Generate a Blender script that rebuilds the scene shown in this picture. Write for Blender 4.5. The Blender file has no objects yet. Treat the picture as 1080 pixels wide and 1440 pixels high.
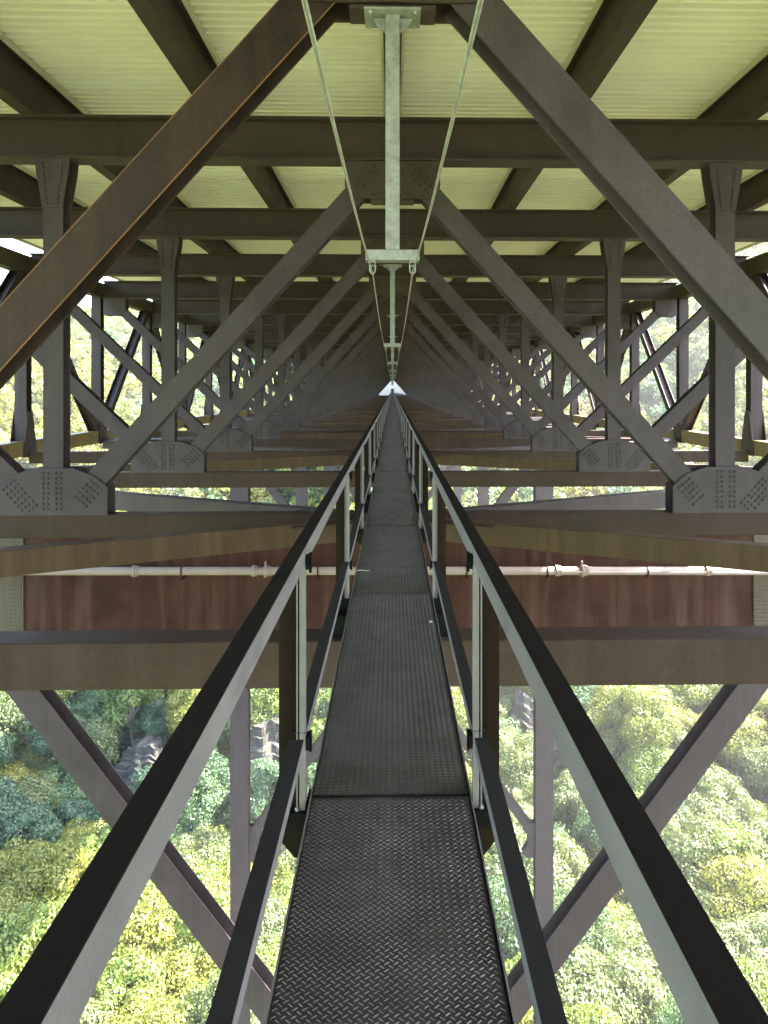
import bpy, math, random
import numpy as np
from mathutils import Vector, Matrix
R = math.radians
random.seed(7); rng = np.random.default_rng(7)
SC = bpy.context.scene
C = SC.collection

# ------------------------------------------------------------------ camera
F = 1040.0 / 1080.0
YAW = 1.25
cam_d = bpy.data.cameras.new('camera')
cam_d.sensor_fit = 'HORIZONTAL'; cam_d.sensor_width = 36.0; cam_d.lens = 36.0 * F
cam_d.shift_x = -(12 + 1040 * math.tan(R(YAW))) / 1080.0
cam_d.shift_y = -172.0 / 1080.0
cam_d.clip_start = 0.05; cam_d.clip_end = 6000
cam = bpy.data.objects.new('camera', cam_d); C.objects.link(cam)
cam.location = (0, 0, 0); cam.rotation_euler = (R(90), 0, R(-YAW))
SC.camera = cam
# ------------------------------------------------------------------ world and sun
SUN_EL, SUN_AZ = 50.0, 78.0      # azimuth from +Y clockwise (towards +X)
w = bpy.data.worlds.new('World'); SC.world = w; w.use_nodes = True
nt = w.node_tree; nt.nodes.clear()
sky = nt.nodes.new('ShaderNodeTexSky'); sky.sky_type = 'NISHITA'; sky.sun_disc = False
sky.sun_elevation = R(SUN_EL); sky.sun_rotation = R(SUN_AZ); sky.air_density = 1.2; sky.dust_density = 2.5
bg = nt.nodes.new('ShaderNodeBackground'); bg.inputs[1].default_value = 0.15
wo = nt.nodes.new('ShaderNodeOutputWorld')
nt.links.new(sky.outputs[0], bg.inputs[0]); nt.links.new(bg.outputs[0], wo.inputs[0])
sd = bpy.data.lights.new('sun', 'SUN'); sd.energy = 5.0; sd.angle = R(0.5); sd.color = (1.0, 0.95, 0.86)
so = bpy.data.objects.new('sun', sd); C.objects.link(so)
sdir = Vector((math.sin(R(SUN_AZ)) * math.cos(R(SUN_EL)), math.cos(R(SUN_AZ)) * math.cos(R(SUN_EL)), math.sin(R(SUN_EL))))
so.rotation_euler = sdir.to_track_quat('Z', 'Y').to_euler(); so.location = (60, -40, 80)
# ------------------------------------------------------------------ exposure
SC.view_settings.view_transform = 'Standard'; SC.view_settings.look = 'None'
SC.view_settings.exposure = 3.95; SC.view_settings.gamma = 1.0
SC.render.engine = 'CYCLES'
SC.cycles.max_bounces = 8; SC.cycles.diffuse_bounces = 6; SC.cycles.use_denoising = True
SC.cycles.sample_clamp_indirect = 8.0

HAZE = .0002
# ------------------------------------------------------------------ scale
f = 1040.0
P = 5.72                    # spacing of the cross frames, metres
U = P / f                   # 1 pixel in the plane of the first frame
NF = 42
S = 2.912                   # catwalk bay
XT = 2020 * U
ZTOP, ZFB, ZCH, ZCB = 755 * U, 636 * U, -344 * U, -408 * U
ZDECK = 889 * U
XG = 934 * U

# ------------------------------------------------------------------ mesh helpers
class MB:
    def __init__(s): s.v = []; s.f = []; s.m = []
    def add(s, vs, fs, mi=0):
        b = len(s.v); s.v += [tuple(q) for q in vs]
        s.f += [tuple(b + i for i in q) for q in fs]; s.m += [mi] * len(fs)
        return s
    def box(s, x0, x1, y0, y1, z0, z1, mi=0):
        return s.add([(x0,y0,z0),(x1,y0,z0),(x1,y1,z0),(x0,y1,z0),(x0,y0,z1),(x1,y0,z1),(x1,y1,z1),(x0,y1,z1)],
                     [(3,2,1,0),(4,5,6,7),(0,1,5,4),(1,2,6,5),(2,3,7,6),(3,0,4,7)], mi)
    def bar(s, p0, p1, wd, dp, n=(0,1,0), off=(0,0), mi=0, pw=None):
        """box from p0 to p1; dp along n, wd along axis x n; off = offsets (width, depth)"""
        p0, p1 = Vector(p0), Vector(p1); a = (p1 - p0).normalized(); n = Vector(n)
        n = (n - a * n.dot(a)).normalized(); q = a.cross(n)
        vs = []
        for p in (p0, p1):
            for i, j in ((-1,-1),(1,-1),(1,1),(-1,1)):
                vs.append(p + q * (off[0] + i * wd / 2) + n * (off[1] + j * dp / 2))
        return s.add(vs, [(3,2,1,0),(4,5,6,7),(0,1,5,4),(1,2,6,5),(2,3,7,6),(3,0,4,7)], mi)
    def hbeam(s, p0, p1, wd, dp, n=(0,1,0), tf=.028, tw=.02, mi=0):
        s.bar(p0, p1, wd, tf, n, (0, -(dp - tf) / 2), mi)
        s.bar(p0, p1, wd, tf, n, (0, (dp - tf) / 2), mi)
        s.bar(p0, p1, tw, dp - 2 * tf + .004, n, (0, 0), mi)
        return s
    def plate(s, poly, y0, y1, mi=0):
        k = len(poly)
        vs = [(x, y0, z) for x, z in poly] + [(x, y1, z) for x, z in poly]
        fs = [tuple(range(k)), tuple(range(2 * k - 1, k - 1, -1))]
        fs += [(i + k, (i + 1) % k + k, (i + 1) % k, i) for i in range(k)]
        return s.add(vs, fs, mi)
    def dome(s, c, r, h, n=(0,-1,0), k=6, mi=0):
        c, n = Vector(c), Vector(n).normalized(); t = n.orthogonal().normalized(); b = n.cross(t)
        vs = []
        for rr, hh in ((r, -.001), (r * .72, h * .75)):
            for i in range(k):
                a = 2 * math.pi * i / k
                vs.append(c + t * math.cos(a) * rr + b * math.sin(a) * rr + n * hh)
        vs.append(c + n * h)
        fs = [(i, (i + 1) % k, (i + 1) % k + k, i + k) for i in range(k)]
        fs += [(i + k, (i + 1) % k + k, 2 * k) for i in range(k)]
        return s.add(vs, fs, mi)
    def tube(s, pts, r, k=8, mi=0, cap=True):
        pts = [Vector(p) for p in pts]; vs = []; fs = []
        rs = r if isinstance(r, (list, tuple)) else [r] * len(pts)
        pt = None
        for i, p in enumerate(pts):
            a = (pts[min(i + 1, len(pts) - 1)] - pts[max(i - 1, 0)]).normalized()
            if pt is None: pt = a.orthogonal().normalized()
            pt = (pt - a * pt.dot(a)).normalized(); b = a.cross(pt)
            for j in range(k):
                an = 2 * math.pi * j / k
                vs.append(p + (pt * math.cos(an) + b * math.sin(an)) * rs[i])
        for i in range(len(pts) - 1):
            for j in range(k):
                fs.append((i*k+j, i*k+(j+1)%k, (i+1)*k+(j+1)%k, (i+1)*k+j))
        if cap:
            fs.append(tuple(range(k - 1, -1, -1))); e = (len(pts) - 1) * k
            fs.append(tuple(e + j for j in range(k)))
        return s.add(vs, fs, mi)
    def build(s, name, mats, parent=None, smooth=False, bevel=0, loc=None):
        me = bpy.data.meshes.new(name); me.from_pydata(s.v, [], s.f)
        for m in (mats if isinstance(mats, (list, tuple)) else [mats]): me.materials.append(m)
        me.polygons.foreach_set('material_index', s.m)
        if smooth: me.polygons.foreach_set('use_smooth', [True] * len(me.polygons))
        me.update()
        o = bpy.data.objects.new(name, me); C.objects.link(o)
        if parent: o.parent = parent
        if loc: o.location = loc
        if bevel:
            b = o.modifiers.new('bevel', 'BEVEL'); b.width = bevel; b.segments = 1; b.limit_method = 'ANGLE'
        return o

def tag(o, label=None, cat=None, group=None, kind=None):
    if label: o['label'] = label
    if cat: o['category'] = cat
    if group: o['group'] = group
    if kind: o['kind'] = kind
    return o
def thing(name, loc, label, cat, group=None, kind=None):
    o = bpy.data.objects.new(name, None); C.objects.link(o); o.location = loc
    o.empty_display_size = .2
    return tag(o, label, cat, group, kind)
def dup(root, loc, label, group=None):
    r = root.copy(); C.objects.link(r); r.location = loc; r['label'] = label
    if group: r['group'] = group
    for ch in root.children:
        c = ch.copy(); C.objects.link(c); c.parent = r
        for g in ch.children:
            d = g.copy(); C.objects.link(d); d.parent = c
    return r

# ------------------------------------------------------------------ materials
def mat(name):
    m = bpy.data.materials.new(name); m.use_nodes = True
    return m, m.node_tree, m.node_tree.nodes['Principled BSDF']
def N(t, kind, **kw):
    n = t.nodes.new(kind)
    for k, v in kw.items():
        if k in n.inputs: n.inputs[k].default_value = v
        else: setattr(n, k, v)
    return n
def ramp(t, src, stops):
    r = t.nodes.new('ShaderNodeValToRGB'); e = r.color_ramp.elements
    while len(e) < len(stops): e.new(.5)
    for q, (p, c) in zip(e, stops): q.position = p; q.color = (*c, 1)
    t.links.new(src, r.inputs[0]); return r
def mapped(t, scale):
    g = t.nodes.new('ShaderNodeNewGeometry'); mp = t.nodes.new('ShaderNodeMapping')
    mp.inputs['Scale'].default_value = scale; t.links.new(g.outputs['Position'], mp.inputs['Vector'])
    return mp
def mixc(t, fac, a, b, mode='MIX'):
    m = t.nodes.new('ShaderNodeMix'); m.data_type = 'RGBA'; m.blend_type = mode
    for sock, v in ((m.inputs[0], fac), (m.inputs[6], a), (m.inputs[7], b)):
        if hasattr(v, 'links'): t.links.new(v, sock)
        elif isinstance(v, tuple): sock.default_value = (*v, 1)
        else: sock.default_value = v
    return m.outputs[2]
def steel(name, c1, c2, c3=None, rough=.55, streak=.5, metal=0.0, scale=1.0, bump=.12, fine=1.0, spec=.18, grain=.8, sx=5):
    m, t, b = mat(name)
    n1 = N(t, 'ShaderNodeTexNoise', Scale=1.1 * scale, Detail=7.0, Roughness=.65)
    t.links.new(mapped(t, (1, 1, 1)).outputs[0], n1.inputs['Vector'])
    col = ramp(t, n1.outputs['Fac'], [(.32, c1), (.68, c2)]).outputs[0]
    # rain streaks running down
    n2 = N(t, 'ShaderNodeTexNoise', Scale=1.0, Detail=5.0, Roughness=.6)
    t.links.new(mapped(t, (sx, sx, .22)).outputs[0], n2.inputs['Vector'])
    sf = ramp(t, n2.outputs['Fac'], [(.46, (0,0,0)), (.74, (1,1,1))]).outputs[0]
    mm = N(t, 'ShaderNodeMath', operation='MULTIPLY'); mm.inputs[1].default_value = streak
    t.links.new(sf, mm.inputs[0])
    col = mixc(t, mm.outputs[0], col, c3 or c2)
    n3 = N(t, 'ShaderNodeTexNoise', Scale=38.0 * fine, Detail=4.0, Roughness=.7)
    t.links.new(mapped(t, (1, 1, 1)).outputs[0], n3.inputs['Vector'])
    v = ramp(t, n3.outputs['Fac'], [(.25, (1-.28*grain,)*3), (.75, (1+.22*grain, 1+.2*grain, 1+.18*grain))]).outputs[0]
    col = mixc(t, 1.0, col, v, 'MULTIPLY')
    t.links.new(col, b.inputs['Base Color'])
    b.inputs['Specular IOR Level'].default_value = spec
    rr = ramp(t, n1.outputs['Fac'], [(.3, (rough-.12,)*3), (.7, (rough+.14,)*3)]).outputs[0]
    t.links.new(rr, b.inputs['Roughness']); b.inputs['Metallic'].default_value = metal
    bp = N(t, 'ShaderNodeBump', Strength=bump, Distance=.01)
    t.links.new(n3.outputs['Fac'], bp.inputs['Height']); t.links.new(bp.outputs[0], b.inputs['Normal'])
    return m
M = {}
M['grey'] = steel('weathered_grey_steel', (.043,.033,.038), (.070,.055,.063), (.088,.072,.081), streak=.35)
M['beam'] = steel('dark_floor_beam_steel', (.042,.030,.029), (.062,.045,.043), (.078,.059,.057), streak=.25)
M['rust'] = steel('rust_brown_steel', (.022,.015,.015), (.044,.028,.024), (.066,.038,.028), streak=.55, scale=2.2, spec=.12)
M['orange'] = steel('orange_rust_edge', (.16,.07,.03), (.24,.12,.06), rough=.8)
M['tan'] = steel('yellow_tan_outer_chord_steel', (.11,.075,.032), (.16,.115,.05), (.22,.17,.09), streak=.5)
M['chord'] = steel('brown_chord_steel', (.031,.019,.016), (.049,.030,.026), (.056,.041,.040), streak=.5, spec=.12)
M['ochre'] = steel('ochre_brown_steel', (.042,.023,.015), (.060,.034,.023), (.10,.062,.040), streak=.6)
M['ochre2'] = steel('tan_splice_steel', (.045,.036,.024), (.065,.052,.036), (.09,.072,.048), streak=.5)
M['cap'] = steel('red_brown_girder_steel', (.021,.008,.006), (.041,.016,.012), (.085,.048,.038), streak=.5, sx=2.6, spec=.06)
M['tower'] = steel('mauve_brown_tower_steel', (.033,.023,.023), (.046,.033,.034), (.062,.047,.047), streak=.4)
M['truss'] = steel('purple_brown_truss_steel', (.032,.022,.023), (.050,.036,.036), (.075,.056,.053), streak=.5)
M['post'] = steel('dark_post_steel', (.008,.005,.004), (.014,.009,.007), (.030,.016,.009), streak=.5, rough=.5, spec=.05)
M['galv'] = steel('galvanised_steel', (.21,.215,.225), (.34,.35,.365), (.29,.295,.305), rough=.42, streak=.2, metal=.35, scale=9, bump=.05)
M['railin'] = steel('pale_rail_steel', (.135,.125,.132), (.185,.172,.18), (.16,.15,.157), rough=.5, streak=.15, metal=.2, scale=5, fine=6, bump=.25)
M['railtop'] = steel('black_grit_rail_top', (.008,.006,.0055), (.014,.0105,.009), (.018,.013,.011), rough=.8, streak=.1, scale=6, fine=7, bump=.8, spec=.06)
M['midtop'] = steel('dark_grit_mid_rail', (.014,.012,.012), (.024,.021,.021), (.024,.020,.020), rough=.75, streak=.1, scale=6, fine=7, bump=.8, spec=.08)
M['black'] = steel('black_steel', (.004,.004,.004), (.008,.008,.008), rough=.6, spec=.05)
M['cream'] = steel('cream_deck_steel', (.88,.815,.79), (.90,.84,.82), (.80,.73,.64), rough=.6, streak=.35, sx=.9, scale=.5, bump=0, grain=.06)
M['creamangle'] = steel('cream_steel_angle', (.60,.56,.50), (.68,.64,.57), rough=.6, streak=.1)
M['concrete'] = steel('pale_concrete', (.42,.41,.38), (.55,.54,.50), (.36,.35,.32), rough=.85, streak=.5)
M['asphalt'] = steel('asphalt', (.045,.045,.045), (.06,.06,.06), rough=.9)
M['pipe'] = steel('pinkish_white_pipe', (.17,.13,.12), (.23,.18,.17), (.20,.155,.14), rough=.45, streak=.25)
M['cable'] = steel('wire_rope', (.32,.32,.28), (.44,.44,.39), rough=.4, metal=.4, scale=20)
M['rubber'] = steel('dark_equipment', (.03,.03,.035), (.05,.05,.055), rough=.6)
def tread():
    m, t, b = mat('black_tread_plate_steel')
    n1 = N(t, 'ShaderNodeTexNoise', Scale=2.2, Detail=8.0, Roughness=.65)
    t.links.new(mapped(t, (1.6, .7, 1)).outputs[0], n1.inputs['Vector'])
    c = ramp(t, n1.outputs['Fac'], [(.3, (.020,.0165,.016)), (.52, (.034,.029,.029)), (.72, (.064,.052,.047))]).outputs[0]
    n2 = N(t, 'ShaderNodeTexNoise', Scale=220.0, Detail=3.0)
    t.links.new(mapped(t, (1, 1, 1)).outputs[0], n2.inputs['Vector'])
    v = ramp(t, n2.outputs['Fac'], [(.3, (.75,.75,.75)), (.7, (1.25,1.25,1.25))]).outputs[0]
    t.links.new(mixc(t, 1.0, c, v, 'MULTIPLY'), b.inputs['Base Color'])
    t.links.new(ramp(t, n1.outputs['Fac'], [(.3, (.42,)*3), (.7, (.62,)*3)]).outputs[0], b.inputs['Roughness'])
    b.inputs['Metallic'].default_value = .25
    return m
M['tread'] = tread()
m, t, b = mat('worn_lug_steel')
n1 = N(t, 'ShaderNodeTexNoise', Scale=9.0, Detail=5.0)
t.links.new(mapped(t, (1, 1, 1)).outputs[0], n1.inputs['Vector'])
t.links.new(ramp(t, n1.outputs['Fac'], [(.3, (.055,.05,.05)), (.7, (.14,.127,.122))]).outputs[0], b.inputs['Base Color'])
b.inputs['Roughness'].default_value = .46; b.inputs['Metallic'].default_value = .3
M['lug'] = m

def leafmat(name, c1, c2, c3):
    m, t, b = mat(name)
    n = N(t, 'ShaderNodeTexNoise', Scale=.55, Detail=3.0, Roughness=.6)
    t.links.new(mapped(t, (1, 1, 1)).outputs[0], n.inputs['Vector'])
    c = ramp(t, n.outputs['Fac'], [(.30, c1), (.52, c2), (.72, c3)]).outputs[0]
    n2 = N(t, 'ShaderNodeTexNoise', Scale=3.5, Detail=2.0)
    t.links.new(mapped(t, (1, 1, 1)).outputs[0], n2.inputs['Vector'])
    c = mixc(t, 1.0, c, ramp(t, n2.outputs['Fac'], [(.3, (.8,.82,.8)), (.7, (1.2,1.18,1.15))]).outputs[0], 'MULTIPLY')
    oi = t.nodes.new('ShaderNodeObjectInfo')
    c = mixc(t, 1.0, c, ramp(t, oi.outputs['Random'], [(0, (.82,.88,.85)), (1, (1.2,1.12,1.0))]).outputs[0], 'MULTIPLY')
    b.inputs['Roughness'].default_value = .55
    t.links.new(c, b.inputs['Base Color'])
    tr = t.nodes.new('ShaderNodeBsdfTranslucent'); t.links.new(c, tr.inputs[0])
    mx = t.nodes.new('ShaderNodeMixShader'); mx.inputs[0].default_value = .35
    t.links.new(b.outputs[0], mx.inputs[1]); t.links.new(tr.outputs[0], mx.inputs[2])
    t.links.new(mx.outputs[0], t.nodes['Material Output'].inputs[0])
    return m
LEAF = [
    ('yellow green', leafmat('yellow_green_leaves', (.095,.115,.018), (.145,.16,.022), (.18,.18,.03))),
    ('bright lime green', leafmat('lime_leaves', (.085,.125,.022), (.125,.17,.028), (.17,.205,.04))),
    ('deep green', leafmat('deep_green_leaves', (.036,.075,.028), (.055,.105,.036), (.085,.135,.045))),
    ('blue green', leafmat('blue_green_leaves', (.030,.065,.034), (.045,.09,.045), (.07,.12,.06))),
    ('pale sage green', leafmat('sage_leaves', (.068,.10,.032), (.102,.13,.044), (.14,.163,.06))),
    ('golden autumn', leafmat('golden_leaves', (.16,.15,.03), (.19,.175,.033), (.23,.19,.04))),
]
m, t, b = mat('bark'); b.inputs['Base Color'].default_value = (.13,.105,.08,1); b.inputs['Roughness'].default_value = .9
n = N(t, 'ShaderNodeTexNoise', Scale=6.0, Detail=5.0); t.links.new(ramp(t, n.outputs['Fac'], [(.3,(.08,.065,.05)),(.7,(.2,.17,.14))]).outputs[0], b.inputs['Base Color']); M['bark'] = m
m, t, b = mat('forest_floor'); b.inputs['Roughness'].default_value = .95
n = N(t, 'ShaderNodeTexNoise', Scale=.12, Detail=10.0, Roughness=.7); t.links.new(mapped(t,(1,1,1)).outputs[0], n.inputs['Vector'])
t.links.new(ramp(t, n.outputs['Fac'], [(.35,(.035,.06,.015)),(.5,(.06,.09,.02)),(.65,(.11,.10,.05))]).outputs[0], b.inputs['Base Color']); M['floor'] = m
m, t, b = mat('grey_sandstone'); b.inputs['Roughness'].default_value = .9
n = N(t, 'ShaderNodeTexNoise', Scale=1.0, Detail=9.0, Roughness=.7); t.links.new(mapped(t,(.5,.5,3.2)).outputs[0], n.inputs['Vector'])
t.links.new(ramp(t, n.outputs['Fac'], [(.33,(.018,.016,.012)),(.5,(.042,.038,.030)),(.68,(.072,.065,.055))]).outputs[0], b.inputs['Base Color'])
bp = N(t, 'ShaderNodeBump', Strength=1.0, Distance=.25); t.links.new(n.outputs['Fac'], bp.inputs['Height']); t.links.new(bp.outputs[0], b.inputs['Normal']); M['rock'] = m

# ------------------------------------------------------------------ terrain
def terr(x, y):
    x = np.asarray(x, float); y = np.asarray(y, float)
    side = np.maximum(0, np.abs(x) - 62)
    z = -76 + .52 * side - .00042 * np.minimum(side, 420) ** 2
    z = z + .52 * np.maximum(0, y - 112) * np.exp(-(np.maximum(0, y - 112) / 330) ** 2 * .55)
    z = z + 3.0 * np.sin(x * .045 + 1) * np.cos(y * .038) + 5 * np.sin(x * .013 + y * .017 + 2)
    z = z + 1.2 * np.sin(x * .21 + y * .13) * np.cos(y * .17 - x * .08)
    return np.minimum(z, np.where(x < 0, 36, 58) + 14 * np.sin(x * .008) + 8 * np.sin(y * .011 + 1))
xs = np.concatenate([np.linspace(-2600, -420, 30), np.arange(-400, 401, 6.0), np.linspace(420, 2600, 30)])
ys = np.concatenate([np.linspace(-900, -60, 16), np.arange(-50, 620, 6.0), np.linspace(640, 3200, 36)])
XX, YY = np.meshgrid(xs, ys); ZZ = terr(XX, YY)
gb = MB(); nx, ny = len(xs), len(ys)
gb.v = list(map(tuple, np.stack([XX.ravel(), YY.ravel(), ZZ.ravel()], 1).tolist()))
gb.f = [(j*nx+i, j*nx+i+1, (j+1)*nx+i+1, (j+1)*nx+i) for j in range(ny-1) for i in range(nx-1)]
gb.m = [0] * len(gb.f)
tag(gb.build('ground', M['floor'], smooth=True), kind='structure')

# ------------------------------------------------------------------ sway frames
Y0 = .15                                    # half depth of frame members
def rivets(mb, pts, y, r=.025, h=.024):
    for x, z in pts: mb.dome((x, y, z), r, h)
def make_frame():
    t = thing('sway_frame', (0, P, 0), '', 'steel frame')
    b = MB()                                # floor beam: deep I girder
    X = 2010 * U
    b.box(-X, X, -.19, .19, ZTOP - .035, ZTOP); b.box(-X, X, -.19, .19, ZFB, ZFB + .035)
    b.box(-X, X, -.012, .012, ZFB + .033, ZTOP - .033)
    b.build('floor_beam', M['beam'], t)
    b = MB(); b.box(-X, X, -Y0, Y0, ZCB, ZCH)
    b.build('bottom_chord', M['chord'], t, bevel=.008)
    for s in (-1, 1):
        b = MB(); b.hbeam((s*96*U, 0, 556*U), (s*822*U, 0, -252*U), 57*U, .27)
        b.build('inner_diagonal', M['grey'], t)
        b = MB(); b.hbeam((s*1890*U, 0, 556*U), (s*1046*U, 0, -252*U), 57*U, .27)
        b.build('outer_diagonal', M['grey'], t)
        b = MB(); b.hbeam((s*XG, 0, -250*U), (s*XG, 0, ZFB - .004), 54*U, .27)
        b.build('post', M['grey'], t)
        # lower gusset, front and back plates
        b = MB()
        pl = [(-150,-345),(-150,-268),(-112,-236),(-55,-216),(55,-216),(112,-236),(150,-268),(150,-345)]
        pl = [(s*XG + x*U, z*U) for x, z in pl]
        for ya, yb in ((-Y0 - .020, -Y0 + .012), (Y0 - .012, Y0 + .020)): b.plate(pl, ya, yb)
        pts = []
        for i in range(8):
            for dx in (-24, -11, 11, 24): pts.append((s*XG + dx*U, (-229 - i*14)*U))
        for sg in (-1, 1):
            ax, az = sg * .665, .747              # along the diagonal
            qx, qz = -az * sg, sg * sg * .665 * 1.0
            nl = 7 if sg == s else 5
            for i in range(nl):
                for j in (-1.5, -.5, .5, 1.5):
                    px = sg*118 - sg*.665*i*15 + sg*j*13*.747
                    pz = -262 - .747*i*15 - j*13*.665
                    if -336 < pz < -228 and abs(px) < 143 and abs(px) > 34: pts.append((s*XG + px*U, pz*U))
        rivets(b, pts, -Y0 - .020)
        b.build('gusset_plate', M['grey'], t, bevel=0)
        # tapering top connection of the post
        b = MB(); pl = [(-27,500),(-44,600),(-48,ZFB/U - .6),(48,ZFB/U - .6),(44,600),(27,500)]
        pl = [(s*XG + x*U, z*U) for x, z in pl]
        b.plate(pl, -.165, -.137); b.plate(pl, .137, .165)
        rivets(b, [(s*XG + (dx*(1+i*.09))*U, (512 + i*11)*U) for i in range(11) for dx in (-14, 14)], -.165, .026, .02)
        b.build('top_connection', M['grey'], t)
        # outer top gusset
        b = MB(); pl = [(1850,560),(1850,634),(2004,634),(2004,515),(1885,515)]
        pl = [(s*x*U, z*U) for x, z in pl]
        if s < 0: pl = pl[::-1]
        b.plate(pl, -Y0 - .02, -Y0 + .01); b.plate(pl, Y0 - .01, Y0 + .02)
        rivets(b, [(s*(1885 + i*13 + j*9)*U, (540 + i*13 - j*9)*U) for i in range(6) for j in range(4)], -Y0 - .02)
        b.build('outer_gusset', M['grey'], t)
    b = MB()                                # centre gusset under the floor beam
    pl = [(-132,634),(-132,563),(-112,530),(112,530),(132,563),(132,634)]
    pl = [(x*U, z*U) for x, z in pl]
    b.plate(pl, -Y0 - .018, -Y0 + .012); b.plate(pl, Y0 - .012, Y0 + .018)
    b.box(-60*U, 60*U, -.12, .12, 524*U, 530*U)
    pts = []
    for s in (-1, 1):
        for i in range(5):
            for j in (-1, 0, 1): pts.append((s*(102 - i*13 - j*11)*U, (564 + i*14 - j*10)*U))
        for i in range(3): pts.append((s*(22 + i*16)*U, 542*U))
    rivets(b, pts, -Y0 - .018)
    b.build('centre_gusset', M['beam'], t)
    return t
ORD = ['first','second','third','fourth','fifth','sixth','seventh','eighth','ninth','tenth','eleventh','twelfth','thirteenth','fourteenth','fifteenth','sixteenth','seventeenth','eighteenth','nineteenth','twentieth']
GF = 'steel sway frames across the bridge'
fr = make_frame(); tag(fr, 'nearest steel sway frame, its big crossing diagonals filling the top of the view', group=GF)
for o in fr.children:                       # the near left diagonal is rustier
    if o.name.startswith('inner_diagonal') and o.data.vertices[0].co.x < 0:
        rust_src = o
frames = [fr]
for k in range(2, NF + 1):
    if k <= 20: lb = ORD[k-1] + ' steel sway frame from the viewer, with two riveted gussets on its bottom chord'
    else: lb = 'far small steel sway frame seen between the nearer diagonals along the bridge'
    frames.append(dup(fr, (0, k*P, 0), lb, GF))
b = MB(); b.hbeam((-96*U, 0, 556*U), (-822*U, 0, -252*U), 57*U, .27)
for o_ in (-.027, .027): b.bar((-96*U, 0, 556*U), (-822*U, 0, -252*U), .008, .010, (0,1,0), (o_/.027*(57*U/2+.003), -.13), mi=1)
tmp = b.build('inner_diagonal', [M['rust'], M['orange']]); rust_src.data = tmp.data; bpy.data.objects.remove(tmp)
tag(rust_src, 'rust stained brown diagonal with an orange lower edge')

# ------------------------------------------------------------------ lateral braces (flat K bracing at bottom chord level)
GL = 'horizontal lateral braces at bottom chord level'
zc = (ZCH + ZCB) / 2
cnt = 0
src = {}
for j in range(1, NF // 2 + 1):
    for dy in (-1, 1):
        k = 2*j + dy
        if k < 1 or k > NF: continue
        for s in (-1, 1):
            key = (dy, s)
            if key not in src:
                t = thing('lateral_brace', (0, 2*j*P, 0), '', 'steel brace', GL)
                b = MB()
                p0 = Vector((s*.62, dy*.30, zc - .02)); p1 = Vector((s*1985*U, dy*(P - .22), zc - .02))
                b.bar(p0, p1, .24, 58*U*1.0, (0,0,1))
                b.build('brace_member', M['ochre'] if dy < 0 else M['grey'], t, bevel=.006)
                g = MB(); g.bar(Vector((s*.20, dy*.17, zc+.10)), Vector((s*1.5, dy*(.17+.55), zc+.10)), .42, .02, (0,0,1))
                g.build('connection_plate', M['chord'], t)
                src[key] = t
            else:
                t = dup(src[key], (0, 2*j*P, 0), '', GL)
            side = 'left' if s < 0 else 'right'
            way = 'near' if dy < 0 else 'far'
            if j <= 6: t['label'] = f'{"brown" if dy<0 else "grey"} horizontal brace running from the {ORD[2*j-1]} frame out to its {way} {side}'
            else: t['label'] = f'small distant horizontal brace {side} of the catwalk on the {way} side of its frame'

# ------------------------------------------------------------------ stringers and deck
YA, YB = -150.0, NF*P + 1.2
GS = 'stringers under the deck'
for xx, lb in zip((-1500,-1000,-495,0,495,1000,1500), ['outermost stringer on the left','middle stringer on the left','stringer just left of the centre line','stringer hidden above the hanging posts on the centre line','stringer just right of the centre line','middle stringer on the right','outermost stringer on the right']):
    x = xx * U
    t = thing('stringer', (x, YA, ZTOP), 'dark steel ' + lb + ' under the deck', 'steel beam', GS)
    b = MB(); h = ZDECK - ZTOP; L = YB - YA
    b.box(-.11, .11, 0, L, .003, .03); b.box(-.012, .012, 0, L, .028, h - .03); b.box(-.11, .11, 0, L, h - .032, h - .006)
    b.build('beam', M['beam'], t)
    a = MB()
    for s in (-1, 1):
        a.box(s*.113 if s > 0 else -.165, .165 if s > 0 else -.113, 0, L, h - .075, h - .062)
        a.box(*((.155,.165) if s > 0 else (-.165,-.155)), 0, L, h - .064, h - .004)
    a.build('form_angle', M['creamangle'], t)
t = thing('bridge_deck', (0, 0, ZDECK), 'cream corrugated steel deck underside covering the whole top of the view', 'bridge deck')
XE = 2232 * U
b = MB(); b.box(-XE, XE, YA, YB, .11, .34); b.build('slab', M['concrete'], t)
b = MB(); b.box(-XE+.4, XE-.4, YA, YB, .344, .40); b.build('road_surface', M['asphalt'], t)
for s in (-1, 1):
    b = MB(); b.plate([(s*XE,.342),(s*(XE-.4),.342),(s*(XE-.25),1.15),(s*XE,1.15)][::(1 if s < 0 else -1)], YA, YB); b.build('parapet', M['concrete'], t)
    b = MB(); b.box(*sorted((s*(XE-.02), s*(XE-.16))), YA, YB, -.02, .104); b.build('edge_beam', M['concrete'], t)
pitch, dep = .19, .12
ny_ = int((YB - YA) / pitch)
prof = []
for i in range(ny_):
    y = YA + i*pitch
    prof += [(y, 0), (y + pitch*.34, 0), (y + pitch*.42, dep), (y + pitch*.92, dep)]
prof.append((YA + ny_*pitch, 0))
edges = [-XE+.18, -1500*U, -1000*U, -495*U, 0, 495*U, 1000*U, 1500*U, XE-.18]
for i in range(8):
    x0, x1 = edges[i] + .03, edges[i+1] - .03
    b = MB(); n = len(prof)
    vs = [(x0, y, z + .004) for y, z in prof] + [(x1, y, z + .004) for y, z in prof]
    b.add(vs, [(k, k+1, n+k+1, n+k) for k in range(n-1)])
    b.build('corrugated_form', M['cream'], t)

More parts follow.
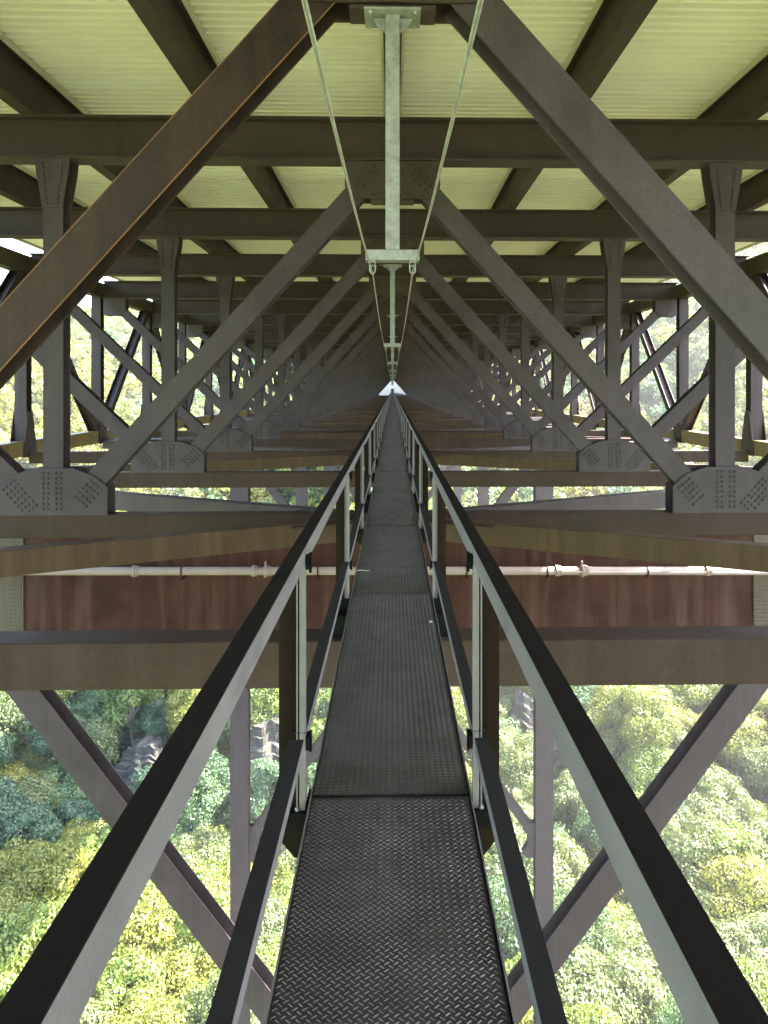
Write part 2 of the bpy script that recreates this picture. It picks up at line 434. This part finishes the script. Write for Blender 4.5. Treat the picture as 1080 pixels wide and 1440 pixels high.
# ------------------------------------------------------------------ side trusses
for s, side in ((-1, 'left'), (1, 'right')):
    t = thing('side_truss', (s*(XT + .19), 0, 0), f'long {side} side truss with brown chords, posts and diagonals against the trees', 'bridge truss', 'main trusses')
    L = NF*P
    b = MB(); b.box(-.19, .19, P - 3, L + 1, 648*U, 743*U); b.build('top_chord', M['ochre2'], t)
    b = MB(); b.box(-.19, .19, P - 3, L + 1, -368*U, -284*U); b.build('bottom_chord', M['tan'], t)
    pm = dm = dm2 = gm = None
    for k in range(1, NF + 1):
        if pm is None:
            pm = MB().hbeam((0,0,-283*U), (0,0,647*U), .36, .34, (0,1,0)).build('truss_post', M['truss'], t)
            g = MB()
            for q in (-1, 1):
                pl = [(-.42,-372*U),(.42,-372*U),(.36,-290*U),(.14,-120*U),(-.14,-120*U),(-.36,-290*U)]
                g.add([(q*.20, y, z) for y, z in pl] + [(q*.225, y, z) for y, z in pl],
                      [tuple(range(6)), tuple(range(11,5,-1))] + [(i+6,(i+1)%6+6,(i+1)%6,i) for i in range(6)])
            for i in range(10):
                for dy in (-.09, .09): g.dome((-s*.226, dy, (-330 + i*19)*U), .022, .014, (-s,0,0))
            gm = g.build('gusset_plate', M['truss'], t)
            pm.location.y = gm.location.y = P
        else:
            for q in (pm, gm):
                c = q.copy(); C.objects.link(c); c.parent = t; c.location.y = k*P
        if k < NF:                            # warren diagonals: bottoms at odd frames
            up = k % 2 == 1
            if up:
                if dm is None:
                    dm = MB().hbeam((0, .30, -283*U), (0, P-.30, 647*U), .30, .33, (1,0,0)).build('truss_diagonal', M['truss'], t); c = dm
                else: c = dm.copy(); C.objects.link(c); c.parent = t
            else:
                if dm2 is None:
                    dm2 = MB().hbeam((0, .30, 647*U), (0, P-.30, -283*U), .30, .33, (1,0,0)).build('truss_diagonal', M['truss'], t); c = dm2
                else: c = dm2.copy(); C.objects.link(c); c.parent = t
            c.location.y = k*P

# ------------------------------------------------------------------ towers (bents)
XC = 2555*U
def tower(k, label):
    y = k*P
    t = thing('tower_bent', (0, y, 0), label, 'bridge tower', 'towers carrying the bridge')
    b = MB(); ZT = -800*U; ZL = -1348*U if k == 4 else -1180*U
    b.box(-XT + .002, XT - .002, -.30, .30, ZL, ZT)
    b.box(-XT + .002, XT - .002, -.45, .45, ZT, ZT + .03); b.box(-XT + .002, XT - .002, -.45, .45, ZL - .03, ZL)
    for q in range(-7, 8):
        if q % 2: b.box(q*1.38 - .01, q*1.38 + .01, -.312, -.298, ZL + .04, ZT - .04)
    b.build('cap_girder', M['cap'], t)
    for s in (-1, 1):
        zb = float(terr(s*XC, y)) - 1.0
        b = MB(); xc = s*XC
        b.bar((xc, 0, zb), (xc, 0, -412*U), 300*U, .03, (0,1,0), (0,-.56)); b.bar((xc, 0, zb), (xc, 0, -412*U), 300*U, .03, (0,1,0), (0,.56))
        b.box(xc - .50, xc - .47, -.545, .545, zb, -414*U); b.box(xc + .47, xc + .50, -.545, .545, zb, -414*U)
        b.build('column', M['tower'], t)
        r = MB()
        for i in range(24):
            for j in range(5): r.dome((s*(XT + .07 + j*.085), -.375, (ZL/U + 12 + i*(ZT-ZL)/U/25)*U), .030, .02)
        r.box(*sorted((s*(XT + .002), s*(XT + .47))), -.375, .375, ZL - .03, ZT + .03)
        r.box(*sorted((s*(XT + .472), s*(XC - 1.0))), -.36, .36, ZL - .03, ZT + .03)
        r.build('splice_plate', M['ochre2'], t)
    n = [-1080*U, -7600*U]
    for a, c in zip(n, n[1:]):
        for s in (-1, 1):
            p0, p1 = Vector((s*(XC - .5), 0, a)), Vector((-s*(XC - .5), 0, c))
            d = (p1 - p0).normalized()
            off = 0 if s < 0 else .0
            b = MB()
            if s < 0: b.hbeam(p0, p1, .80, .62, (0,1,0), tf=.03)
            else:
                mid = (p0 + p1) / 2
                b.hbeam(p0, mid - d*.62, .80, .62, (0,1,0), tf=.03); b.hbeam(mid + d*.62, p1, .80, .62, (0,1,0), tf=.03)
            b.build('cross_brace', M['tower'], t)
        for s in (-1, 1):
            xi = XC - .84
            b = MB(); pl = [(s*xi, c - 1.6), (s*xi, c + 1.6), (s*(xi-.75), c + 1.6), (s*(xi-1.25), c + 1.2), (s*(xi-.65), c + .35), (s*(xi-.65), c - .35), (s*(xi-1.25), c - 1.2), (s*(xi-.75), c - 1.6)]
            b.plate(pl[::(1 if s > 0 else -1)], -.34, -.315); b.plate(pl[::(1 if s > 0 else -1)], .315, .34)
            b.build('brace_gusset', M['tower'], t)
    return t
for k, lb in ((4, 'nearest bridge tower, with a red brown cap girder and big crossing diagonals'),
              (12, 'second bridge tower, mauve columns either side of the catwalk with small cross braces'),
              (20, 'third bridge tower seen through the gap beneath the chords'), (28, 'fourth bridge tower, far off and mostly hidden'),
              (36, 'fifth bridge tower, small and far along the bridge')):
    tower(k, lb)

# pipe along the first tower cap
t = thing('drain_pipe', (0, 4*P - .95, -980*U), 'pinkish white pipe with collars running across in front of the red brown girder', 'pipe')
b = MB(); b.tube([(-13,0,.09),(-9.2,0,.06),(0,0,.02),(XT+1.5,0,-.05)], .122, 20); b.build('pipe', M['pipe'], t, smooth=True)
for x in (-4.1, -3.7, 4.9, 5.7, 9.4, -7.6):
    b = MB(); z = .02 - abs(x)*.004 if x > 0 else .02 - x*.0045
    b.tube([(x-.05,0,z),(x+.05,0,z)], .165, 20); b.tube([(x+.06,0,z),(x+.12,0,z)], .15, 20)
    if x in (5.7, -3.7): b.tube([(x-.08,0,z),(x-.03,0,z)], .195, 16); b.box(x-.07, x-.03, -.05, .05, z+.2, z+.28)
    b.build('collar', M['pipe'], t)
for x in (-6.2, -2.2, 2.2, 4.6, 7.6):
    b = MB(); b.box(x-.03, x+.03, -.145, .645, -.20, -.165); b.tube([(x-.02,0,.012 - x*.005),(x+.02,0,.012 - x*.005)], .145, 16)
    b.build('bracket', M['cap'], t)

# ------------------------------------------------------------------ catwalk
ZD = -1.60; HW = .308
t = thing('catwalk', (-.006, 0, ZD), 'narrow black tread plate catwalk running straight to the vanishing point', 'walkway')
def lugs(b, x0, x1, y0, y1):
    px, py = .0262, .0245; ln, wd, hh = .0088, .0024, .0021
    j = 0; y = y0
    while y < y1:
        i = 0; x = x0
        while x < x1:
            for q, (ox, oy) in enumerate(((0,0), (px/2, py*.5))):
                an = R(38) if q == 0 else R(-38)
                cx, cy = x + ox, y + oy
                if cx > x1 or cy > y1: continue
                ax, ay = math.cos(an), math.sin(an); nx_, ny2 = -ay, ax
                vs = []
                for e, wq, z in ((-1, .7, 0), (-1, -.7, 0), (1, -.7, 0), (1, .7, 0)):
                    vs.append((cx + ax*e*ln + nx_*wq*wd, cy + ay*e*ln + ny2*wq*wd, 0))
                vs += [(cx + nx_*wd*1.1, cy + ny2*wd*1.1, 0), (cx - nx_*wd*1.1, cy - ny2*wd*1.1, 0)]
                vs += [(cx - ax*ln*.5, cy - ay*ln*.5, hh), (cx + ax*ln*.5, cy + ay*ln*.5, hh)]
                b.add(vs, [(1,5,7,6), (5,2,7), (2,3,7), (3,4,6,7), (4,0,6), (0,1,6)], 1)
            x += px
        y += py
def plate_mb():
    b = MB(); L = S - .022
    b.box(-HW, HW, 0, L, -.006, 0); 
    b.box(-HW, -HW+.006, 0, L, -.07, -.0062); b.box(HW-.006, HW, 0, L, -.07, -.0062)
    b.box(-HW+.006, HW-.006, L-.006, L, -.06, -.0062); b.box(-HW+.008, HW-.008, L-.04, L+.045, -.0235, -.0155)
    lugs(b, -HW+.012, HW-.012, .012, L-.012)
    return b
NB = int(NF*P / S)
pl0 = plate_mb().build('deck_plate', [M['tread'], M['lug']], t)
for k in range(-1, NB):
    if k == -1: c = pl0
    else: c = pl0.copy(); C.objects.link(c)
    c.parent = t; c.location.y = S*k + .006 + .01
    c.location.z = random.uniform(-.005, .004); c.location.x = random.uniform(-.003, .003)
for s in (-1, 1):
    b = MB(); b.box(*sorted((s*(HW+.004), s*(HW+.009))), -2, NB*S, -.12, .006); b.box(*sorted((s*(HW+.009), s*(HW-.045))), -2, NB*S, -.13, -.1203)
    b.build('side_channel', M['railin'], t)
b0 = None
for k in range(1, NF + 1):
    b = MB()
    if b0 is None:
        b.box(-.46, .46, -.06, .06, ZCH - ZD + .002, -.132); b0 = b.build('bearer', M['black'], t); c = b0
    else: c = b0.copy(); C.objects.link(c); c.parent = t
    c.location.y = k*P
for k in range(0, 14):
    b = MB(); b.box(-HW-.03, HW+.03, -.035, .035, -.118, -.073); c = b.build('cross_bar', M['black'], t); c.location.y = S*k

WR, ZR = .328, ZD + .99
ZM = ZD + .268
for s, side in ((-1, 'left'), (1, 'right')):
    t = thing('guardrail', (-.012, 0, ZD), f'{side} handrail of the catwalk, steel angle with a black gritty top and pale inner face', 'handrail', 'catwalk handrails')
    b = MB(); z = ZR - ZD; Y1 = NB*S
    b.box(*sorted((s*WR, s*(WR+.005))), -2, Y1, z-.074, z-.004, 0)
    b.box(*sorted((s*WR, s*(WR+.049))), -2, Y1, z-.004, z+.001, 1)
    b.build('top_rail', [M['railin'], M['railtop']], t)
    z = ZM - ZD; mr = None
    for k in range(-1, NB):
        if mr is None:
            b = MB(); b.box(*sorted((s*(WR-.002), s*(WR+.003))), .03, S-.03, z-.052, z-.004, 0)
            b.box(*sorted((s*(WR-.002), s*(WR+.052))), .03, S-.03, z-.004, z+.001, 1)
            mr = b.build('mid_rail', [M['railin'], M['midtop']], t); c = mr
        else: c = mr.copy(); C.objects.link(c); c.parent = t
        c.location.y = k*S - .06
    pm = em = cm = None
    for k in range(1, NB):
        if pm is None:
            b = MB(); x0, x1 = WR + .010, WR + .100
            pl = [(x0,-.30),(x0,z + .72 - .10 + .10),(x1,z + .72),(x1,-.21),(x0+.03,-.30)]
            pl = [(s*(WR+.008), -.235), (s*(WR+.008), .984), (s*(WR+.045), .984), (s*(WR+.105), .86), (s*(WR+.105), -.16), (s*(WR+.045), -.235)]
            b.plate(pl[::(-1 if s > 0 else 1)], -.004, .004)
            b.box(*sorted((s*(WR+.0985), s*(WR+.105))), .004, .09, -.15, .85)
            pm = b.build('post', M['post'], t)
            b = MB(); b.box(*sorted((s*(WR-.002), s*(WR+.022))), -.030, -.0045, -.06, .915)
            b.box(*sorted((s*(WR+.028), s*(WR+.034))), -.030, -.0045, -.06, .915)
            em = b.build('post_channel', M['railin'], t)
            b = MB(); zz = .927
            b.box(*sorted((s*(WR-.014), s*(WR-.0005))), -.028, .028, zz-.028, zz+.022)
            b.box(*sorted((s*(WR-.022), s*(WR-.013))), -.008, .016, zz-.045, zz+.032)
            cm = b.build('rail_clip', M['black'], t)
            cm2 = cm.copy(); C.objects.link(cm2); cm2.parent = t; cm2.location.z = -.702
            b = MB()
            for zz in (-.03, -.10): b.dome((s*(WR+.03), -.031, zz), .011, .01)
            b.build('bolts', M['galv'], t, loc=(0, S, 0))
            b = MB(); b.box(*sorted((s*(HW+.0095), s*(WR+.085))), -.05, -.0045, -.105, -.035); b.box(*sorted((s*(HW+.0095), s*(HW+.018))), -.09, .09, -.11, -.015)
            bk = b.build('deck_bracket', M['black'], t)
            cs = (pm, em, cm, cm2, bk)
        else:
            cs = []
            for q in (pm, em, cm, cm2, bk):
                if q in (cm, cm2, bk) and k > 30: continue
                c = q.copy(); C.objects.link(c); c.parent = t; cs.append(c)
        for c in cs: c.location.y = k*S

b = MB(); b.tube([(-.05,.0,.006),(-.02,.012,.009),(.02,-.004,.007),(.06,.006,.006)], .0035, 6)
tag(b.build('twig', M['creamangle'], loc=(-.262, 6.52, ZD)), 'small pale twig lying on the left edge of the catwalk', 'twig')
b = MB(); b.add([(-.012,-.02,.005),(.014,-.012,.005),(.01,.02,.006),(-.009,.014,.005),(-.012,-.02,.003),(.014,-.012,.003),(.01,.02,.003),(-.009,.014,.003)], [(0,1,2,3),(7,6,5,4),(0,4,5,1),(1,5,6,2),(2,6,7,3),(3,7,4,0)])
tag(b.build('paper_scrap', M['creamangle'], loc=(.262, 5.08, ZD)), 'tiny white scrap on the right edge of the catwalk', 'scrap')
# ------------------------------------------------------------------ hangers and safety cables
GH = 'galvanised hangers along the centre line'
def hanger():
    t = thing('cable_hanger', (0, P, 530*U), '', 'hanger', GH)
    yo = -.02
    z1 = -335*U
    b = MB(); b.hbeam((0, yo, 0 - .02), (0, yo, z1), 19.5*U, .11, (0,1,0), tf=.009, tw=.007)
    b.box(-.0535, -.049, yo-.03, yo+.03, z1+.2, -.2) if False else None
    for zz in (-.55, -1.2, -.12):
        for sx in (-1, 1): b.dome((sx*.036, yo-.055, zz), .006, .006)
    b.build('hanger_post', M['galv'], t)
    b = MB(); b.box(-39*U, 39*U, -.155, .14, -.040, -.034); b.box(-39*U, 39*U, -.155, .14, -.052, -.0405)
    for sx in (-1, 1):
        b.plate([(sx*.058,-.061),(sx*.15,-.061),(sx*.12,-.12),(sx*.058,-.17)][::(1 if sx < 0 else -1)], yo-.012, yo+.0)
    for sx in (-1, 1):
        for sy in (-.12, .11): b.dome((sx*.17, sy, -.0525), .016, .02, (0,0,-1))
    b.build('top_plate', M['galv'], t)
    b = MB()                                # crossbar: channel with lower flange
    z = z1 - .001
    b.box(-37.5*U, 37.5*U, -.062, -.054, z - .072, z); b.box(-37.5*U, 37.5*U, -.054, .06, z - .008, z); b.box(-37.5*U, 37.5*U, -.066, .07, z - .08, z - .0722)
    b.build('crossbar', M['galv'], t)
    for sx in (-1, 1):
        b = MB(); x = sx*28*U; zt = z - .081
        for q in (-.022, .022): b.box(x+q-.004, x+q+.004, -.045, .015, zt-.052, zt)
        b.box(x-.026, x+.026, -.045, .015, zt-.012, zt-.0005)
        b.tube([(x-.027,-.015,zt-.034),(x+.027,-.015,zt-.034)], .009, 8)
        pts = [(x + math.cos(a)*.021, -.015, zt - .066 + math.sin(a)*.030) for a in np.linspace(R(130), R(410), 14)]
        b.tube(pts, .006, 6)
        b.build('shackle', M['galv'], t, smooth=False)
    return t
h0 = hanger(); h0['label'] = 'nearest galvanised hanging post with a crossbar and two shackles holding the cables'
for i, k in enumerate(range(3, 28, 2)):
    dup(h0, (0, k*P, 530*U), (['second','third','fourth','fifth'][i] + ' galvanised cable hanger from the viewer, hanging on the centre line') if i < 4 else 'tiny far galvanised cable hanger on the centre line', GH)
for s, side in ((-1, 'left'), (1, 'right')):
    pts = []
    for k in range(-1, 28, 2):
        for i in range(12):
            q = i / 12; sag = (44 if k == -1 else 20) * 4 * q * (1-q)
            pts.append((s*(28 + .0)*U, (k + 2*q)*P - .015, (165 - sag)*U))
    b = MB(); b.tube(pts, .0052, 8)
    tag(b.build('safety_cable', M['cable'], smooth=True), f'thin pale steel safety cable, the {side} one of the two above the catwalk', 'cable', 'safety cables')

# ------------------------------------------------------------------ abutment at the far end
YE = NF*P + 7
t = thing('abutment', (0, YE, 0), 'pale concrete end wall of the bridge, a tiny bright triangle at the vanishing point', 'concrete wall')
b = MB(); b.box(-14, 14, 0, 2, -14, ZDECK + .4); b.build('end_wall', M['concrete'], t)
b = MB(); b.box(-.5, .5, -.08, .0, -1.8, .35); b.build('door', M['rubber'], t)
b = MB()
for i, x in enumerate((1.1, 1.9, 2.6, 3.2, 3.8)): b.box(x, x+.42, -.5, -.02, -1.9, -1.9 + .9 - .12*i)
b.box(-14, 14, -1.6, -.02, -2.1, -1.9)
b.build('equipment', M['rubber'], t)

# ------------------------------------------------------------------ rock outcrops
def outcrop(x, y, wx, wy, h, label, seed):
    r = random.Random(seed); b = MB(); z0 = float(terr(x, y)) - 2
    nl = 9; n = 40
    rings = []
    n = 72; b_ = [r.uniform(0, 6.28) for _ in range(8)]
    for l in range(nl*2 + 1):
        q = (l // 2) / nl; zz = z0 + (h + 2) * ((l + 1) // 2) / nl + r.uniform(-.35, .35)
        sh = r.uniform(.93, 1.05) * (1 - .55*q**1.6); ring = []
        for i in range(n):
            a = 2*math.pi*i/n
            rr = sh * (1 + .12*math.sin(3*a + b_[0]) + .08*math.sin(7*a + b_[1] + l*.25) + .05*math.sin(13*a + b_[2] + l*.5) + r.uniform(-.012,.012))
            ring.append((x + math.cos(a)*wx*rr, y + math.sin(a)*wy*rr + q*wy*.5, zz + .8*math.sin(2*a + b_[4]) + .3*math.sin(9*a + b_[5]) + r.uniform(-.12,.12)))
        rings.append(ring)
    for l, rg in enumerate(rings): b.v += rg
    for l in range(len(rings)-1):
        for i in range(n): b.f.append((l*n+i, l*n+(i+1)%n, (l+1)*n+(i+1)%n, (l+1)*n+i)); b.m.append(0)
    b.f.append(tuple((len(rings)-1)*n + i for i in range(n))); b.m.append(0)
    tag(b.build('rock_outcrop', M['rock']), label, 'rock', 'rock outcrops in the gorge')
ROCKS = [(-22, 128, 7, 5, 13), (-43, 128, 6, 4, 7), (23, 134, 4.5, 4, 14)]
ROCKS[2] = (26, 136, 5.5, 4, 10); outcrop(*ROCKS[0], 'pale layered sandstone outcrop among the trees beside the left tower column', 3)
outcrop(*ROCKS[1], 'low dark edged rock ledge among the trees behind the left diagonal', 5)
outcrop(*ROCKS[2], 'tall pale rock face among the trees just right of the catwalk', 8)

# ------------------------------------------------------------------ trees
def crown_np(seed, rx, rz, nl, nq, size, conic=0):
    g = np.random.default_rng(seed)
    # lobes over an ellipsoid
    a = g.uniform(0, 2*np.pi, nl); u = g.uniform(-.35, 1, nl); rad = np.sqrt(np.maximum(0, 1 - u*u))
    k = g.uniform(.55, .82, nl)
    cx, cy, cz = np.cos(a)*rad*rx*k, np.sin(a)*rad*rx*k, u*rz*k
    if conic: cx, cy = cx*(1 - .5*(cz/rz)), cy*(1 - .5*(cz/rz))
    lr = g.uniform(.22, .42, nl)*rx
    li = g.integers(0, nl, nq)
    d = g.normal(size=(nq, 3)); d[:, 2] = d[:, 2]*.8 + .25; d /= np.linalg.norm(d, axis=1)[:, None]
    rr = lr[li] * g.uniform(.72, 1.08, nq)
    c = np.stack([cx[li], cy[li], cz[li]], 1) + d * rr[:, None] * np.array([1, 1, .78])
    nrm = d + g.normal(size=(nq, 3))*.38; nrm /= np.linalg.norm(nrm, axis=1)[:, None]
    t = np.cross(nrm, g.normal(size=(nq, 3))); t /= np.linalg.norm(t, axis=1)[:, None]; bb = np.cross(nrm, t)
    s = size * g.uniform(.6, 1.35, nq)
    P4 = np.stack([c - t*s[:,None]*.6, c - bb*s[:,None]*.42, c + t*s[:,None]*.6, c + bb*s[:,None]*.42 + nrm*s[:,None]*.12], 1)
    return P4.reshape(-1, 3), (cx, cy, cz)
def quads(name, V, mats, mi=None):
    n = len(V) // 4
    me = bpy.data.meshes.new(name); me.vertices.add(len(V)); me.vertices.foreach_set('co', V.astype(np.float32).ravel())
    me.loops.add(4*n); me.loops.foreach_set('vertex_index', np.arange(4*n, dtype=np.int32))
    me.polygons.add(n); me.polygons.foreach_set('loop_start', np.arange(0, 4*n, 4, dtype=np.int32)); me.polygons.foreach_set('loop_total', np.full(n, 4, dtype=np.int32))
    for q in mats: me.materials.append(q)
    if mi is not None: me.polygons.foreach_set('material_index', mi.astype(np.int32))
    me.update(calc_edges=True); return me
def trunk_mb(seed, H, lobes):
    r = random.Random(seed); b = MB(); top = H*.86
    pts = [(r.uniform(-.15,.15)*i, r.uniform(-.15,.15)*i, H*.95*i/5) for i in range(6)]
    b.tube(pts, [.34,.27,.22,.17,.11,.04], 7)
    cx, cy, cz = lobes
    for i in range(0, min(12, len(cx))):
        z0 = r.uniform(.35,.75)*H
        b.tube([(0,0,z0), (cx[i]*.5, cy[i]*.5, (z0 + H*.66 + cz[i])/2 + .4), (cx[i], cy[i], H*.66 + cz[i])], [.12,.08,.03], 5)
    return b
KV = []
for sp in range(6):
    for vv in range(3 if sp in (0, 1, 4) else 2):
        sd_ = sp*10 + vv
        rx = random.uniform(4.4, 5.8); rz = random.uniform(4.6, 6.2); H = 13.5
        V, lob = crown_np(sd_, rx, rz, random.randint(30, 46), 15000, .27, conic=(sp == 3))
        V[:, 2] += H*.66
        KV.append((sp, quads('crown', V, [LEAF[sp][1]]), trunk_mb(sd_, H, lob)))
KM = []
for sp, cm_, tb in KV:
    tmp = tb.build('trunk', M['bark']); me = tmp.data; bpy.data.objects.remove(tmp); KM.append((sp, cm_, me))
# positions
cand = []
y = 40.0
while y < 330:
    st = 6.9
    lim = .60*y + 22
    x = -lim
    while x < lim:
        px, py = x + random.uniform(-2.6, 2.6), y + random.uniform(-2.6, 2.6)
        ok = True
        for (rx_, ry_, wx, wy, h) in ROCKS:
            if abs(px - rx_) < wx + 1.0 and -8 < py - ry_ < wy + .5: ok = False
        if abs(abs(px) - XC) < 2.2 and any(abs(py - k*P) < 2.2 for k in (4,12,20,28,36)): ok = False
        if py > YE - 10 and abs(px) < 18: ok = False
        if ok: cand.append((px, py))
        x += st
    y += st
def vis(px, py):
    z = float(terr(px, py)) + 9; u = 552 + f*px/py; v = 548 - f*z/py
    return -170 < u < 1250 and (930 < v < 2100 or 640 < v < 730 or (v < 660 and (u < 330 or u > 780)))
def species(px, py):
    n = math.sin(px*.06 + 1.3) + math.cos(py*.05 - px*.03) + random.uniform(-1.1, 1.1)
    if px < -4:
        if py < 103: return random.choice([0, 0, 1, 0, 4, 1, 3 if px < -38 else 0])
        if py < 155: return random.choice([2, 3, 2, 4, 1, 0, 3])
    elif px < 75 and py < 150:
        if py > 118 and px > 34: return random.choice([0, 1, 4, 4, 5 if random.random() < .3 else 0])
        return random.choice([4, 4, 1, 4, 0, 4, 2])
    if n > .6: return 0
    if n > -.3: return random.choice([1, 0, 4])
    if n > -1.2: return random.choice([1, 2, 4, 0])
    return random.choice([2, 3, 1, 5])
cand.sort(key=lambda q: q[1])
treelist = []; n_t = 0; rest = []; protos = {}
for px, py in cand:
    sp = species(px, py)
    opts = [i for i, q in enumerate(KM) if q[0] == sp]; i = random.choice(opts)
    z = float(terr(px, py)); sc = random.uniform(.82, 1.2)
    if n_t < 298 and vis(px, py):
        u_, v_ = 552 + f*px/py, 548 - f*(z + 9)/py
        col = ['far left','left','left of centre','by left handrail','under the catwalk','by right handrail','right of centre','right','far right'][max(0, min(8, int(u_ / 120)))]
        row = 'on the hillside beyond' if v_ < 640 else 'between the chords' if v_ < 800 else 'just below the girder' if v_ < 1060 else 'halfway down below' if v_ < 1200 else 'low down below' if v_ < 1330 else 'at the bottom edge'
        size = 'small' if sc < .94 else ('large' if sc > 1.08 else 'medium')
        lb = f'{size} {LEAF[sp][0]} tree {col}, {row}'
        o = thing('broadleaf_tree', (px, py, z - .3), lb, 'tree', 'trees in the gorge: ' + lb)
        treelist.append((u_, o))
        o.rotation_euler.z = random.uniform(0, 6.28); o.scale = (sc, sc, sc*random.uniform(.9, 1.12))
        c = bpy.data.objects.new('crown', KM[i][1]); C.objects.link(c); c.parent = o
        c = bpy.data.objects.new('trunk', KM[i][2]); C.objects.link(c); c.parent = o
        n_t += 1
    else: rest.append((px, py, sp, sc))
by = {}
for u_, o in treelist: by.setdefault(o['label'], []).append((u_, o))
for lb, L_ in by.items():
    if len(L_) > 1:
        L_.sort(key=lambda q: q[0])
        w_ = {2: ['leftmost', 'rightmost'], 3: ['leftmost', 'middle one', 'rightmost']}.get(len(L_)) or [ORD[i] + ' from left' for i in range(len(L_))]
        for (u_, o), q in zip(L_, w_): o['label'] = lb + ', ' + q
# far hillsides: one mass
y = 150.0
while y < 1500:
    st = 9.0 if y < 420 else 13.0
    for s in (-1, 1):
        x = .60*y + 22 if y < 330 else (0 if y < 900 else 0)
        while x < min(640, .62*y + 60):
            rest.append((s*x + random.uniform(-3,3), y + random.uniform(-3,3), random.choice([0,0,0,0,1,1,4,2,0,5]), random.uniform(.9,1.35)*(1 if st < 10 else 1.35)))
            x += st
    y += st
# ring of woods beside and behind the viewer (bounce light, side views)
y = -60.0
while y < 150:
    for s in (-1, 1):
        x = max(0.0, .60*y + 22)
        while x < 150:
            rest.append((s*x + random.uniform(-3,3), y + random.uniform(-3,3), random.choice([0,1,4,2,5]), random.uniform(1.0,1.35))); x += 11
    y += 11
low = [crown_np(100 + i, 5.3, 5.4, 26, 1100, .74)[0] + np.array([0,0,8.9]) for i in range(4)]
lowf = [crown_np(200 + i, 5.3, 5.4, 18, 420, 1.15)[0] + np.array([0,0,8.9]) for i in range(4)]
Vs, Ms = [], []
for px, py, sp, sc in rest:
    A = (low if math.hypot(px, py) < 300 else lowf)[random.randrange(4)]
    a = random.uniform(0, 6.28); ca, sa = math.cos(a)*sc, math.sin(a)*sc
    B = np.stack([A[:,0]*ca - A[:,1]*sa + px, A[:,0]*sa + A[:,1]*ca + py, A[:,2]*sc + float(terr(px, py)) - .4], 1)
    Vs.append(B); Ms.append(np.full(len(B)//4, sp))
print('trees', n_t, 'mass', len(rest), 'quads', sum(len(q) for q in Ms))
me = quads('woodland', np.concatenate(Vs), [q[1] for q in LEAF], np.concatenate(Ms))
o = bpy.data.objects.new('woodland', me); C.objects.link(o)
tag(o, 'mass of green and yellow woodland covering the far hillsides beyond the bridge', 'woodland', kind='stuff')

Vs, Ms = [], []
yy = 45.0
while yy < 230:
    x = -(.6*yy + 15)
    while x < .6*yy + 15:
        px, py = x + random.uniform(-1.6, 1.6), yy + random.uniform(-1.6, 1.6)
        if not any(abs(px - r[0]) < r[2]*.5 and abs(py - r[1]) < r[3]*.6 for r in ROCKS) and not (py > YE - 8 and abs(px) < 15):
            A = lowf[random.randrange(4)][:600]; sc = random.uniform(.3, .5)
            a = random.uniform(0, 6.28); ca, sa = math.cos(a)*sc, math.sin(a)*sc
            Vs.append(np.stack([A[:,0]*ca - A[:,1]*sa + px, A[:,0]*sa + A[:,1]*ca + py, (A[:,2]-8.9)*sc + 1.0 + float(terr(px, py))], 1)); Ms.append(np.full(150, random.choice([2,3,1,4,0])))
        x += 4.2
    yy += 4.2
o = bpy.data.objects.new('undergrowth', quads('undergrowth', np.concatenate(Vs), [q[1] for q in LEAF], np.concatenate(Ms))); C.objects.link(o)
tag(o, 'low dark green undergrowth filling the gaps between the trees', 'undergrowth', kind='stuff')
# haze
m = bpy.data.materials.new('haze'); m.use_nodes = True; t = m.node_tree; t.nodes.clear()
v = t.nodes.new('ShaderNodeVolumePrincipled'); v.inputs['Density'].default_value = HAZE; v.inputs['Color'].default_value = (1,.985,.95,1); v.inputs['Anisotropy'].default_value = .3
t.links.new(v.outputs[0], t.nodes.new('ShaderNodeOutputMaterial').inputs['Volume'])
if HAZE > 0:
    b = MB(); b.box(-2700, 2700, -950, 3300, -140, 110)
    tag(b.build('haze', m), 'thin pale haze hanging in the gorge', 'haze', kind='stuff')
